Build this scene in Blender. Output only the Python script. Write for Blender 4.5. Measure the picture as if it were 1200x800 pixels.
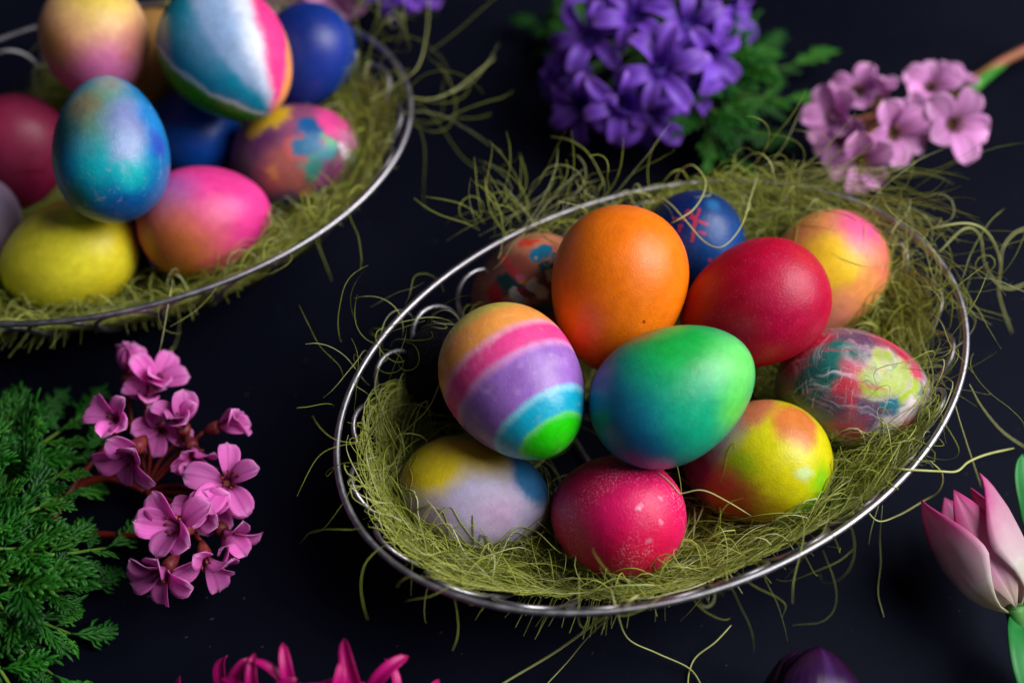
import bpy, math, random
import numpy as np
from mathutils import Vector, Matrix, Quaternion

for o in list(bpy.data.objects):
    bpy.data.objects.remove(o, do_unlink=True)
SC = bpy.context.scene
COL = SC.collection
R = math.radians

# ------------------------------------------------------------------ camera
ELEV, DIST, LENS = R(55), 0.52, 50.0
FPX = LENS / 36.0 * 1200.0                       # the photograph is 1200 px wide
FW = np.array([0, math.cos(ELEV), -math.sin(ELEV)])
RT = np.array([1.0, 0, 0])
UP = np.cross(RT, FW)
CAM = -DIST * FW
cam = bpy.data.cameras.new("camera")
cam.lens = LENS
cam.sensor_width = 36.0
cam.clip_start = 0.01
cam.clip_end = 50
cam.dof.use_dof = True
cam.dof.focus_distance = 0.440
cam.dof.aperture_fstop = 3.8
cam.dof.aperture_blades = 7
co = bpy.data.objects.new("camera", cam)
COL.objects.link(co)
co.location = Vector(CAM)
co.rotation_euler = (R(90) - ELEV, 0, 0)
SC.camera = co

# ------------------------------------------------------------------ light
w = bpy.data.worlds.new("World")
SC.world = w
w.use_nodes = True
bg = w.node_tree.nodes["Background"]
bg.inputs[0].default_value = (0.72, 0.78, 1.0, 1)
bg.inputs[1].default_value = 0.05


def area(name, loc, target, sx, sy, power, col):
    l = bpy.data.lights.new(name, 'AREA')
    l.shape = 'RECTANGLE'
    l.size, l.size_y = sx, sy
    l.energy = power
    l.color = col
    o = bpy.data.objects.new(name, l)
    COL.objects.link(o)
    o.location = loc
    o.rotation_euler = (Vector(target) - Vector(loc)).to_track_quat('-Z', 'Y').to_euler()
    return o


# the window to the right of the table, a little behind it
area("window_light", (1.06, -0.02, 1.06), (0.0, 0.0, 0.03), 1.15, 1.15, 41.0, (1.0, 0.975, 0.96))

SC.view_settings.view_transform = 'Standard'
SC.view_settings.look = 'None'
SC.view_settings.exposure = 0.0
SC.view_settings.gamma = 1.0
SC.render.engine = 'CYCLES'
SC.cycles.use_denoising = True
SC.cycles.max_bounces = 6

# ------------------------------------------------------------------ helpers


def ray(px, py):
    d = FW + (px - 600) / FPX * RT - (py - 400) / FPX * UP
    return d


def at(px, py, z):
    """the point at height z that the photograph shows at this pixel"""
    d = ray(px, py)
    return CAM + d * ((z - CAM[2]) / d[2])


def lin(h, k=1.0):
    h = h.lstrip('#')
    out = []
    for i in (0, 2, 4):
        c = int(h[i:i + 2], 16) / 255
        out.append((c / 12.92 if c <= 0.04045 else ((c + 0.055) / 1.055) ** 2.4) * k)
    return (*out, 1.0)


def link(o, parent=None):
    COL.objects.link(o)
    if parent is not None:
        o.parent = parent
    return o


def tag(o, label=None, cat=None, group=None, kind=None):
    if label:
        o["label"] = label
    if cat:
        o["category"] = cat
    if group:
        o["group"] = group
    if kind:
        o["kind"] = kind
    return o


def empty(name, loc=(0, 0, 0)):
    o = bpy.data.objects.new(name, None)
    o.empty_display_size = 0.01
    o.location = Vector(loc)
    return link(o)


def mesh_data(name, verts, faces, mat=None, smooth=True, uv=None):
    me = bpy.data.meshes.new(name)
    me.from_pydata([tuple(map(float, v)) for v in verts], [], [tuple(map(int, f)) for f in faces])
    if smooth:
        me.polygons.foreach_set("use_smooth", [True] * len(me.polygons))
    if uv is not None:
        ul = me.uv_layers.new(name="UVMap")
        li = np.empty(len(me.loops), dtype=np.int32)
        me.loops.foreach_get("vertex_index", li)
        ul.data.foreach_set("uv", np.asarray(uv, dtype=np.float32)[li].ravel())
    if mat:
        me.materials.append(mat)
    me.update()
    return me


def mesh(name, verts, faces, mat=None, parent=None, smooth=True, uv=None):
    return link(bpy.data.objects.new(name, mesh_data(name, verts, faces, mat, smooth, uv)), parent)


def frames(P):
    """parallel transported frames along a polyline"""
    P = np.asarray(P, float)
    T = np.gradient(P, axis=0)
    T /= np.linalg.norm(T, axis=1)[:, None] + 1e-12
    h = np.array([0, 0, 1.0]) if abs(T[0][2]) < 0.9 else np.array([1.0, 0, 0])
    n = np.cross(h, T[0]); n /= np.linalg.norm(n)
    N = [n]
    for i in range(1, len(P)):
        n = N[-1] - T[i] * np.dot(N[-1], T[i])
        n /= np.linalg.norm(n) + 1e-12
        N.append(n)
    N = np.array(N)
    return T, N, np.cross(T, N)


def tube(P, rad, sides=6, closed=False, flat=1.0, caps=True):
    P = np.asarray(P, float)
    n = len(P)
    rad = np.broadcast_to(np.asarray(rad, float), (n,))
    if closed:
        T = np.roll(P, -1, 0) - np.roll(P, 1, 0)
        T /= np.linalg.norm(T, axis=1)[:, None]
        B = np.tile(np.array([0, 0, 1.0]), (n, 1))
        N = np.cross(B, T)
    else:
        T, N, B = frames(P)
    V, F = [], []
    for i in range(n):
        for k in range(sides):
            a = 2 * math.pi * k / sides
            V.append(P[i] + rad[i] * (math.cos(a) * N[i] + flat * math.sin(a) * B[i]))
    m = n if closed else n - 1
    for i in range(m):
        j = (i + 1) % n
        for k in range(sides):
            l = (k + 1) % sides
            F.append((i * sides + k, i * sides + l, j * sides + l, j * sides + k))
    if not closed and caps:
        F.append(tuple(range(sides))[::-1])
        F.append(tuple((n - 1) * sides + k for k in range(sides)))
    return V, F


class MB:
    def __init__(s):
        s.v, s.f = [], []

    def add(s, vf):
        v, f = vf
        b = len(s.v)
        s.v += list(v)
        s.f += [tuple(i + b for i in q) for q in f]


def spline(pts, n=8):
    """Catmull-Rom through the points"""
    P = np.asarray(pts, float)
    P = np.vstack([2 * P[0] - P[1], P, 2 * P[-1] - P[-2]])
    out = []
    for i in range(1, len(P) - 2):
        for t in np.linspace(0, 1, n, endpoint=False):
            a, b, c, d = P[i - 1], P[i], P[i + 1], P[i + 2]
            out.append(0.5 * (2 * b + (c - a) * t + (2 * a - 5 * b + 4 * c - d) * t * t + (3 * b - a - 3 * c + d) * t ** 3))
    out.append(P[-2])
    return np.array(out)


def quat_z(d):
    return Vector(d).to_track_quat('Z', 'Y')


# ------------------------------------------------------------------ materials
class NT:
    """a small wrapper for building node trees"""

    def __init__(s, name):
        s.m = bpy.data.materials.new(name)
        s.m.use_nodes = True
        s.t = s.m.node_tree
        s.b = s.t.nodes["Principled BSDF"]
        s.out = s.t.nodes["Material Output"]

    def n(s, typ, **kw):
        x = s.t.nodes.new(typ)
        for k, v in kw.items():
            setattr(x, k, v)
        return x

    def lk(s, a, b):
        s.t.links.new(a, b)

    def val(s, sock, v):
        if isinstance(v, bpy.types.NodeSocket):
            s.lk(v, sock)
        else:
            sock.default_value = v

    def math(s, op, a, b=0.0, c=None, clamp=False):
        x = s.n('ShaderNodeMath', operation=op, use_clamp=clamp)
        s.val(x.inputs[0], a); s.val(x.inputs[1], b)
        if c is not None:
            s.val(x.inputs[2], c)
        return x.outputs[0]

    def vm(s, op, a, b=None, scale=None):
        x = s.n('ShaderNodeVectorMath', operation=op)
        s.val(x.inputs[0], a)
        if b is not None:
            s.val(x.inputs[1], b)
        if scale is not None:
            s.val(x.inputs['Scale'], scale)
        return x.outputs['Value'] if op in ('DOT_PRODUCT', 'LENGTH', 'DISTANCE') else x.outputs['Vector']

    def noise(s, vec, scale, detail=2.0, rough=0.5, colour=False):
        x = s.n('ShaderNodeTexNoise')
        s.lk(vec, x.inputs['Vector'])
        x.inputs['Scale'].default_value = scale
        x.inputs['Detail'].default_value = detail
        x.inputs['Roughness'].default_value = rough
        return x.outputs['Color'] if colour else x.outputs['Fac']

    def rng(s, v, a, b, c=0.0, d=1.0, smooth=True):
        x = s.n('ShaderNodeMapRange', interpolation_type='SMOOTHSTEP' if smooth else 'LINEAR')
        s.val(x.inputs['Value'], v)
        x.inputs['From Min'].default_value = a
        x.inputs['From Max'].default_value = b
        x.inputs['To Min'].default_value = c
        x.inputs['To Max'].default_value = d
        return x.outputs['Result']

    def mix(s, fac, a, b, blend='MIX'):
        x = s.n('ShaderNodeMix', data_type='RGBA', blend_type=blend)
        s.val(x.inputs['Factor'], fac)
        s.val(x.inputs['A'] if False else x.inputs[6], a)
        s.val(x.inputs[7], b)
        return x.outputs[2]

    def ramp(s, fac, stops, interp='LINEAR'):
        x = s.n('ShaderNodeValToRGB')
        x.color_ramp.interpolation = interp
        el = x.color_ramp.elements
        while len(el) < len(stops):
            el.new(0.5)
        for e, (p, c) in zip(el, stops):
            e.position = p
            e.color = c
        s.lk(fac, x.inputs[0])
        return x.outputs[0]

    def bump(s, h, strength, dist):
        x = s.n('ShaderNodeBump')
        x.inputs['Strength'].default_value = strength
        x.inputs['Distance'].default_value = dist
        s.lk(h, x.inputs['Height'])
        s.lk(x.outputs[0], s.b.inputs['Normal'])

    def set(s, **kw):
        for k, v in kw.items():
            s.val(s.b.inputs[k.replace('_', ' ')], v)


def table_material():
    t = NT("black_card")
    tc = t.n('ShaderNodeTexCoord').outputs['Object']
    n1 = t.noise(tc, 9, 4, 0.6)
    n2 = t.noise(tc, 900, 3, 0.6)
    c = t.mix(t.rng(n1, 0.35, 0.7), (0.0018, 0.0022, 0.0062, 1), (0.0032, 0.0038, 0.0095, 1))
    speck = t.math('GREATER_THAN', t.noise(tc, 420, 1, 0.4), 0.775)
    c = t.mix(t.math('MULTIPLY', speck, 0.35), c, (0.06, 0.06, 0.07, 1))
    t.set(Base_Color=c, Roughness=t.rng(n1, 0.3, 0.7, 0.52, 0.64))
    t.b.inputs['Specular IOR Level'].default_value = 0.07
    t.b.inputs['Specular Tint'].default_value = (0.62, 0.72, 1.0, 1)
    t.bump(n2, 0.12, 0.0004)
    return t.m


def wire_material():
    t = NT("silver_wire")
    tc = t.n('ShaderNodeTexCoord').outputs['Object']
    n = t.noise(tc, 260, 3, 0.6)
    t.set(Base_Color=t.mix(n, (0.26, 0.25, 0.28, 1), (0.42, 0.41, 0.44, 1)), Metallic=1.0,
          Roughness=t.rng(n, 0.3, 0.7, 0.36, 0.50))
    return t.m


def sisal_material(name, cols, rough=0.55):
    t = NT(name)
    g = t.n('ShaderNodeNewGeometry')
    tc = t.n('ShaderNodeTexCoord').outputs['Object']
    c = t.ramp(g.outputs['Random Per Island'], [(i / (len(cols) - 1), lin(x)) for i, x in enumerate(cols)])
    n = t.noise(tc, 300, 2)
    c = t.mix(t.rng(n, 0.3, 0.75, 0, 0.5), c, lin('A8AE3C'))
    t.set(Base_Color=c, Roughness=rough)
    t.b.inputs['Specular IOR Level'].default_value = 0.35
    tr = t.n('ShaderNodeBsdfTranslucent')
    t.lk(c, tr.inputs['Color'])
    ms = t.n('ShaderNodeMixShader')
    ms.inputs[0].default_value = 0.25
    t.lk(t.b.outputs[0], ms.inputs[1]); t.lk(tr.outputs[0], ms.inputs[2])
    t.lk(ms.outputs[0], t.out.inputs['Surface'])
    return t.m


def plant_material(name, a, b, rough=0.5, transl=0.2, scale=160, var=0.35):
    """leaf and stem green, mottled between two colours"""
    t = NT(name)
    tc = t.n('ShaderNodeTexCoord').outputs['Object']
    oi = t.n('ShaderNodeObjectInfo').outputs['Random']
    c = t.mix(t.rng(t.noise(tc, scale, 3), 0.3, 0.7), lin(a), lin(b))
    hs = t.n('ShaderNodeHueSaturation')
    t.lk(c, hs.inputs['Color'])
    t.lk(t.rng(oi, 0, 1, 1 - var, 1 + var, False), hs.inputs['Value'])
    c = hs.outputs[0]
    t.set(Base_Color=c, Roughness=rough)
    t.b.inputs['Specular IOR Level'].default_value = 0.3
    tr = t.n('ShaderNodeBsdfTranslucent')
    t.lk(c, tr.inputs['Color'])
    ms = t.n('ShaderNodeMixShader')
    ms.inputs[0].default_value = transl
    t.lk(t.b.outputs[0], ms.inputs[1]); t.lk(tr.outputs[0], ms.inputs[2])
    t.lk(ms.outputs[0], t.out.inputs['Surface'])
    return t.m


def petal_material(name, base, mid, tip, vein, edge=None, rough=0.5, transl=0.25, vein_amt=0.5, veins=9, blend=0.75):
    """colour runs along the petal (uv.y) with a darker midrib and fine veins (uv.x is -1..1 across)"""
    t = NT(name)
    uv = t.n('ShaderNodeUVMap').outputs[0]
    sx = t.n('ShaderNodeSeparateXYZ')
    t.lk(uv, sx.inputs[0])
    x, y = sx.outputs[0], sx.outputs[1]
    tc = t.n('ShaderNodeTexCoord').outputs['Object']
    nz = t.noise(tc, 220, 3)
    yy = t.math('ADD', y, t.math('MULTIPLY', t.math('SUBTRACT', nz, 0.5), 0.25))
    c = t.ramp(yy, [(0.0, lin(base)), (0.30, lin(mid)), (blend, lin(mid)), (1.0, lin(tip))])
    ax = t.math('ABSOLUTE', x)
    if edge:
        e = t.math('MULTIPLY', t.rng(t.math('ADD', ax, t.math('MULTIPLY', t.math('SUBTRACT', nz, 0.5), 0.5)), 0.25, 1.0), t.rng(y, 0.3, 0.85))
        c = t.mix(e, c, lin(edge))
    v = t.math('SINE', t.math('MULTIPLY', x, veins * 3.0))
    v = t.math('MULTIPLY', t.rng(v, 0.4, 1.0), t.rng(y, 0.95, 0.3))
    mrib = t.rng(ax, 0.22, 0.0)
    vv = t.math('MULTIPLY', t.math('MAXIMUM', t.math('MULTIPLY', v, 0.5), mrib), vein_amt)
    c = t.mix(vv, c, lin(vein))
    oi = t.n('ShaderNodeObjectInfo').outputs['Random']
    hs = t.n('ShaderNodeHueSaturation')
    t.lk(c, hs.inputs['Color'])
    t.lk(t.rng(oi, 0, 1, 0.72, 1.15, False), hs.inputs['Value'])
    c = hs.outputs[0]
    t.set(Base_Color=c, Roughness=rough)
    t.b.inputs['Specular IOR Level'].default_value = 0.3
    t.b.inputs['Sheen Weight'].default_value = 0.0
    t.bump(v, 0.5 * vein_amt, 0.0003)
    tr = t.n('ShaderNodeBsdfTranslucent')
    t.lk(c, tr.inputs['Color'])
    ms = t.n('ShaderNodeMixShader')
    ms.inputs[0].default_value = transl
    t.lk(t.b.outputs[0], ms.inputs[1]); t.lk(tr.outputs[0], ms.inputs[2])
    t.lk(ms.outputs[0], t.out.inputs['Surface'])
    return t.m


M_TABLE = table_material()
M_WIRE = wire_material()
M_SISAL = sisal_material("sisal", ['565E1A', '9CA83A', 'C2CC5E', '748026', 'D6DC84', 'A8B24A', 'E8ECB8', '8A9430', 'B4C254'])
M_STRAND = sisal_material("sisal_strand", ['B0B868', 'C8CC8C', 'A8B062'])

# ------------------------------------------------------------------ table
mesh("table", [(-1.2, -1.0, 0), (1.2, -1.0, 0), (1.2, 1.2, 0), (-1.2, 1.2, 0)], [(0, 1, 2, 3)], M_TABLE, smooth=False)["kind"] = "structure"

# ------------------------------------------------------------------ eggs
KEGG = 0.13
EGGS = {
  'pastel': ((-0.0119, -0.0792, 0.0280), (-0.9752, 0.0127, 0.2209), 0.02455, 0.01843),
  'pinkfront': ((0.0321, -0.0875, 0.0300), (0.5736, -0.4698, 0.6710), 0.02421, 0.01897),
  'ymulti': ((0.0783, -0.0685, 0.0300), (0.8067, -0.2125, 0.5514), 0.02444, 0.01971),
  'marbled': ((0.1112, -0.0452, 0.0370), (-0.9903, 0.1140, 0.0798), 0.02522, 0.01955),
  'yback': ((0.1071, 0.0014, 0.0370), (0.6626, 0.5230, 0.5361), 0.02421, 0.01972),
  'bstars': ((0.0638, 0.0111, 0.0390), (-0.1632, 0.5619, 0.8110), 0.02119, 0.01721),
  'painted': ((0.0064, -0.0038, 0.0370), (0.8830, 0.0671, 0.4645), 0.02141, 0.01784),
  'navy': ((-0.0207, -0.0369, 0.0330), (0.1632, 0.5619, 0.8110), 0.01902, 0.01585),
  'striped': ((0.0008, -0.0587, 0.0615), (-0.5064, 0.8617, 0.0303), 0.02649, 0.02093),
  'orange': ((0.0339, -0.0231, 0.0625), (0.2071, 0.7482, 0.6303), 0.02682, 0.02159),
  'red': ((0.0778, -0.0269, 0.0585), (0.8925, 0.2413, 0.3810), 0.02479, 0.02000),
  'green': ((0.0487, -0.0647, 0.0650), (-0.8829, -0.3846, -0.2693), 0.02617, 0.02036),
  'l_yellow': ((-0.1578, 0.0164, 0.0290), (0.9474, 0.2022, 0.2480), 0.02491, 0.01942),
  'l_pinkor': ((-0.1093, 0.0271, 0.0360), (-0.9330, -0.3532, 0.0686), 0.02368, 0.01974),
  'l_mott': ((-0.0804, 0.0668, 0.0250), (-0.9811, -0.1917, -0.0278), 0.02585, 0.02065),
  'l_dkred': ((-0.1849, 0.0657, 0.0300), (0.1632, 0.5619, 0.8110), 0.02185, 0.01791),
  'l_pale': ((-0.1950, 0.0301, 0.0280), (0.1632, 0.5619, 0.8110), 0.02000, 0.01666),
  'l_bluemid': ((-0.1239, 0.0781, 0.0260), (0.8529, -0.1636, 0.4958), 0.02035, 0.01696),
  'l_bluetr': ((-0.0787, 0.1010, 0.0440), (0.4698, 0.4704, 0.7469), 0.02107, 0.01756),
  'l_brown': ((-0.1379, 0.1063, 0.0380), (0.1632, 0.5619, 0.8110), 0.01940, 0.01617),
  'l_yptop': ((-0.1511, 0.0864, 0.0655), (0.0560, 0.0852, 0.9948), 0.02303, 0.01919),
  'l_white': ((-0.1021, 0.0792, 0.0665), (-0.6330, 0.7176, 0.2905), 0.02686, 0.02238),
  'l_turq': ((-0.1350, 0.0292, 0.0710), (0.1041, -0.8616, -0.4969), 0.02502, 0.01909),
}


class Egg:
    def __init__(s, key):
        c, ax, s.a, s.b = EGGS[key]
        s.c = np.array(c)
        s.ax = np.array(ax) / np.linalg.norm(ax)
        s.q = quat_z(s.ax)
        s.R = np.array(s.q.to_matrix())            # columns: local axes in the world

    def local(s, P):
        return (np.asarray(P) - s.c) @ s.R

    def field(s, P):
        """below 1 inside the shell"""
        q = s.local(P)
        t = q[..., 2] / s.a
        e = np.exp(KEGG * np.clip(t, -1.3, 1.3))
        return np.sqrt(t * t + (q[..., 0] ** 2 + q[..., 1] ** 2) / (s.b * e) ** 2)

    def hit(s, px, py):
        """world point of the shell seen at this pixel (moved inwards when the ray misses)"""
        cc = s.c - CAM
        dep = cc @ FW
        ox, oy = 600 + FPX * (cc @ RT) / dep, 400 - FPX * (cc @ UP) / dep
        for k in np.linspace(1, 0, 60):
            d = ray(ox + (px - ox) * k, oy + (py - oy) * k)
            ts = np.linspace(dep - 0.035, dep + 0.02, 240)
            P = CAM + ts[:, None] * d
            f = s.field(P)
            i = np.argmax(f < 1)
            if f[i] < 1:
                return P[i]
        return s.c


EG = {k: Egg(k) for k in EGGS}


def egg_material(key, base, layers=(), rough=0.36, mott=0.085, bump=0.22, ramp=None, grain=0.0, warp=0.0022, fine=0.0010, mid=0.0014, spec=.36):
    e = EG[key]
    t = NT("egg_paint_" + key)
    tc = t.n('ShaderNodeTexCoord').outputs['Object']
    nl = t.vm('SUBTRACT', t.noise(tc, 95, 2, 0.55, True), (0.5, 0.5, 0.5))
    nf = t.vm('SUBTRACT', t.noise(tc, 620, 3, 0.6, True), (0.5, 0.5, 0.5))
    nm = t.vm('SUBTRACT', t.noise(tc, 240, 3, 0.6, True), (0.5, 0.5, 0.5))
    P = t.vm('ADD', tc, t.vm('ADD', t.vm('SCALE', nl, scale=warp * 2), t.vm('ADD', t.vm('SCALE', nm, scale=mid * 2), t.vm('SCALE', nf, scale=fine * 2))))
    pxm = np.linalg.norm(e.c - CAM) / FPX           # metres for one photograph pixel here
    c = lin(base) if isinstance(base, str) else base
    if ramp:
        sz = t.n('ShaderNodeSeparateXYZ')
        t.lk(P, sz.inputs[0])
        f = t.rng(sz.outputs[2], -e.a, e.a, 0, 1, False)
        st = []
        for (px, py), soft, col in ramp:            # in order along the axis, from the far end
            tt = (e.local(e.hit(px, py))[2] / e.a + 1) / 2
            st.append((tt, soft, col))
        st.sort()
        stops = [(0.0, lin(st[0][2]))]
        for i in range(len(st) - 1):
            b = st[i][0]
            stops.append((max(b - st[i][1], 0.001), lin(st[i][2])))
            stops.append((b + st[i][1], lin(st[i + 1][2])))
        c = t.ramp(f, stops)
    for L in layers:
        kind = L[0]
        if kind == 'blob':
            _, (px, py), r, soft, col = L[:5]
            alpha = L[5] if len(L) > 5 else 1.0
            q = e.local(e.hit(px, py))
            d = t.vm('DISTANCE', P, tuple(q))
            r *= pxm
            m = t.rng(d, r * (1 + soft), r * (1 - soft), 0, alpha)
        elif kind == 'stroke':
            _, p0, p1, wd, col = L[:5]
            alpha = L[5] if len(L) > 5 else 1.0
            a, b = e.local(e.hit(*p0)), e.local(e.hit(*p1))
            ab = b - a
            ap = t.vm('SUBTRACT', P, tuple(a))
            h = t.math('DIVIDE', t.vm('DOT_PRODUCT', ap, tuple(ab)), float(ab @ ab), clamp=True)
            x = t.n('ShaderNodeVectorMath', operation='SCALE')
            x.inputs[0].default_value = tuple(ab)
            t.lk(h, x.inputs['Scale'])
            d = t.vm('DISTANCE', ap, x.outputs[0])
            m = t.rng(d, wd * pxm * 1.15, wd * pxm * 0.75, 0, alpha)
        elif kind == 'plane':                       # everything beyond a cut through the egg
            _, (px, py), ang, tilt, soft, col = L[:6]
            alpha = L[6] if len(L) > 6 else 1.0
            al, ti = R(ang), R(tilt)
            nrm = math.cos(ti) * (math.cos(al) * RT + math.sin(al) * UP) - math.sin(ti) * FW
            q = e.local(e.hit(px, py))
            nl_ = nrm @ e.R
            d = t.math('SUBTRACT', t.vm('DOT_PRODUCT', P, tuple(nl_)), float(q @ nl_))
            m = t.rng(d, -soft * pxm, soft * pxm, 0, alpha)
        elif kind == 'grain':                       # fine broken paint: noise stretched along a direction
            _, scale, stretch, lo, hi, col, alpha = L
            mp = t.n('ShaderNodeMapping')
            mp.inputs['Scale'].default_value = stretch
            mp.inputs['Rotation'].default_value = (0.3 * scale % 3, 0.7 * scale % 3, 0.11 * scale % 3)
            t.lk(t.vm('ADD', tc, t.vm('ADD', t.vm('SCALE', nl, scale=.006), t.vm('SCALE', nm, scale=.0016))), mp.inputs['Vector'])
            m = t.rng(t.noise(mp.outputs[0], scale, 4, 0.62), lo, hi, 0, alpha)
        c = t.mix(m, c, lin(col))
    # the dye lies unevenly on the shell and wears off in tiny points
    un = t.math('MULTIPLY', t.rng(t.noise(tc, 330, 4, 0.65), 0.25, 0.75, 1 - mott, 1 + mott), t.rng(t.noise(tc, 75, 3, 0.6), 0.3, 0.7, 1 - mott, 1 + mott))
    hs = t.n('ShaderNodeHueSaturation')
    t.val(hs.inputs['Color'], c)
    t.lk(un, hs.inputs['Value'])
    c = hs.outputs[0]
    pores = t.noise(tc, 1500, 2, 0.55)
    pm = t.rng(pores, 0.60 - grain * .2, 0.74 - grain * .2, 0, 0.06 + grain)
    if grain:
        pm = t.math('MULTIPLY', pm, t.rng(t.noise(tc, 60, 2), 0.35, 0.6))
    c = t.mix(pm, c, (0.75, 0.62, 0.62, 1))
    rr = t.rng(t.noise(tc, 140, 3), 0.3, 0.7, rough - 0.10, rough + 0.05)
    t.set(Base_Color=c, Roughness=rr)
    t.b.inputs['Specular IOR Level'].default_value = spec
    t.b.inputs['Subsurface Weight'].default_value = 0.04
    t.b.inputs['Subsurface Radius'].default_value = (0.0015, 0.001, 0.0008)
    h = t.math('ADD', t.math('MULTIPLY', t.noise(tc, 1500, 3, 0.65), 0.9), t.math('MULTIPLY', t.noise(tc, 380, 2), 0.8))
    t.bump(h, bump * 1.1, 0.0005)
    return t.m


def egg_mesh(key, mat):
    e = EG[key]
    nt, npz = 40, 56
    V, F = [], []
    V.append((0, 0, -e.a))
    for i in range(1, nt):
        t = -math.cos(math.pi * i / nt)
        r = math.sqrt(max(1 - t * t, 0)) * math.exp(KEGG * t) * e.b
        for k in range(npz):
            a = 2 * math.pi * k / npz
            V.append((r * math.cos(a), r * math.sin(a), t * e.a))
    V.append((0, 0, e.a))
    top = len(V) - 1
    idx = lambda i, k: 1 + (i - 1) * npz + k % npz
    for k in range(npz):
        F.append((0, idx(1, k + 1), idx(1, k)))
        F.append((top, idx(nt - 1, k), idx(nt - 1, k + 1)))
    for i in range(1, nt - 1):
        for k in range(npz):
            F.append((idx(i, k), idx(i, k + 1), idx(i + 1, k + 1), idx(i + 1, k)))
    o = mesh("easter_egg", V, F, mat)
    o.location = Vector(e.c)
    o.rotation_mode = 'QUATERNION'
    o.rotation_quaternion = e.q
    return o


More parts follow.
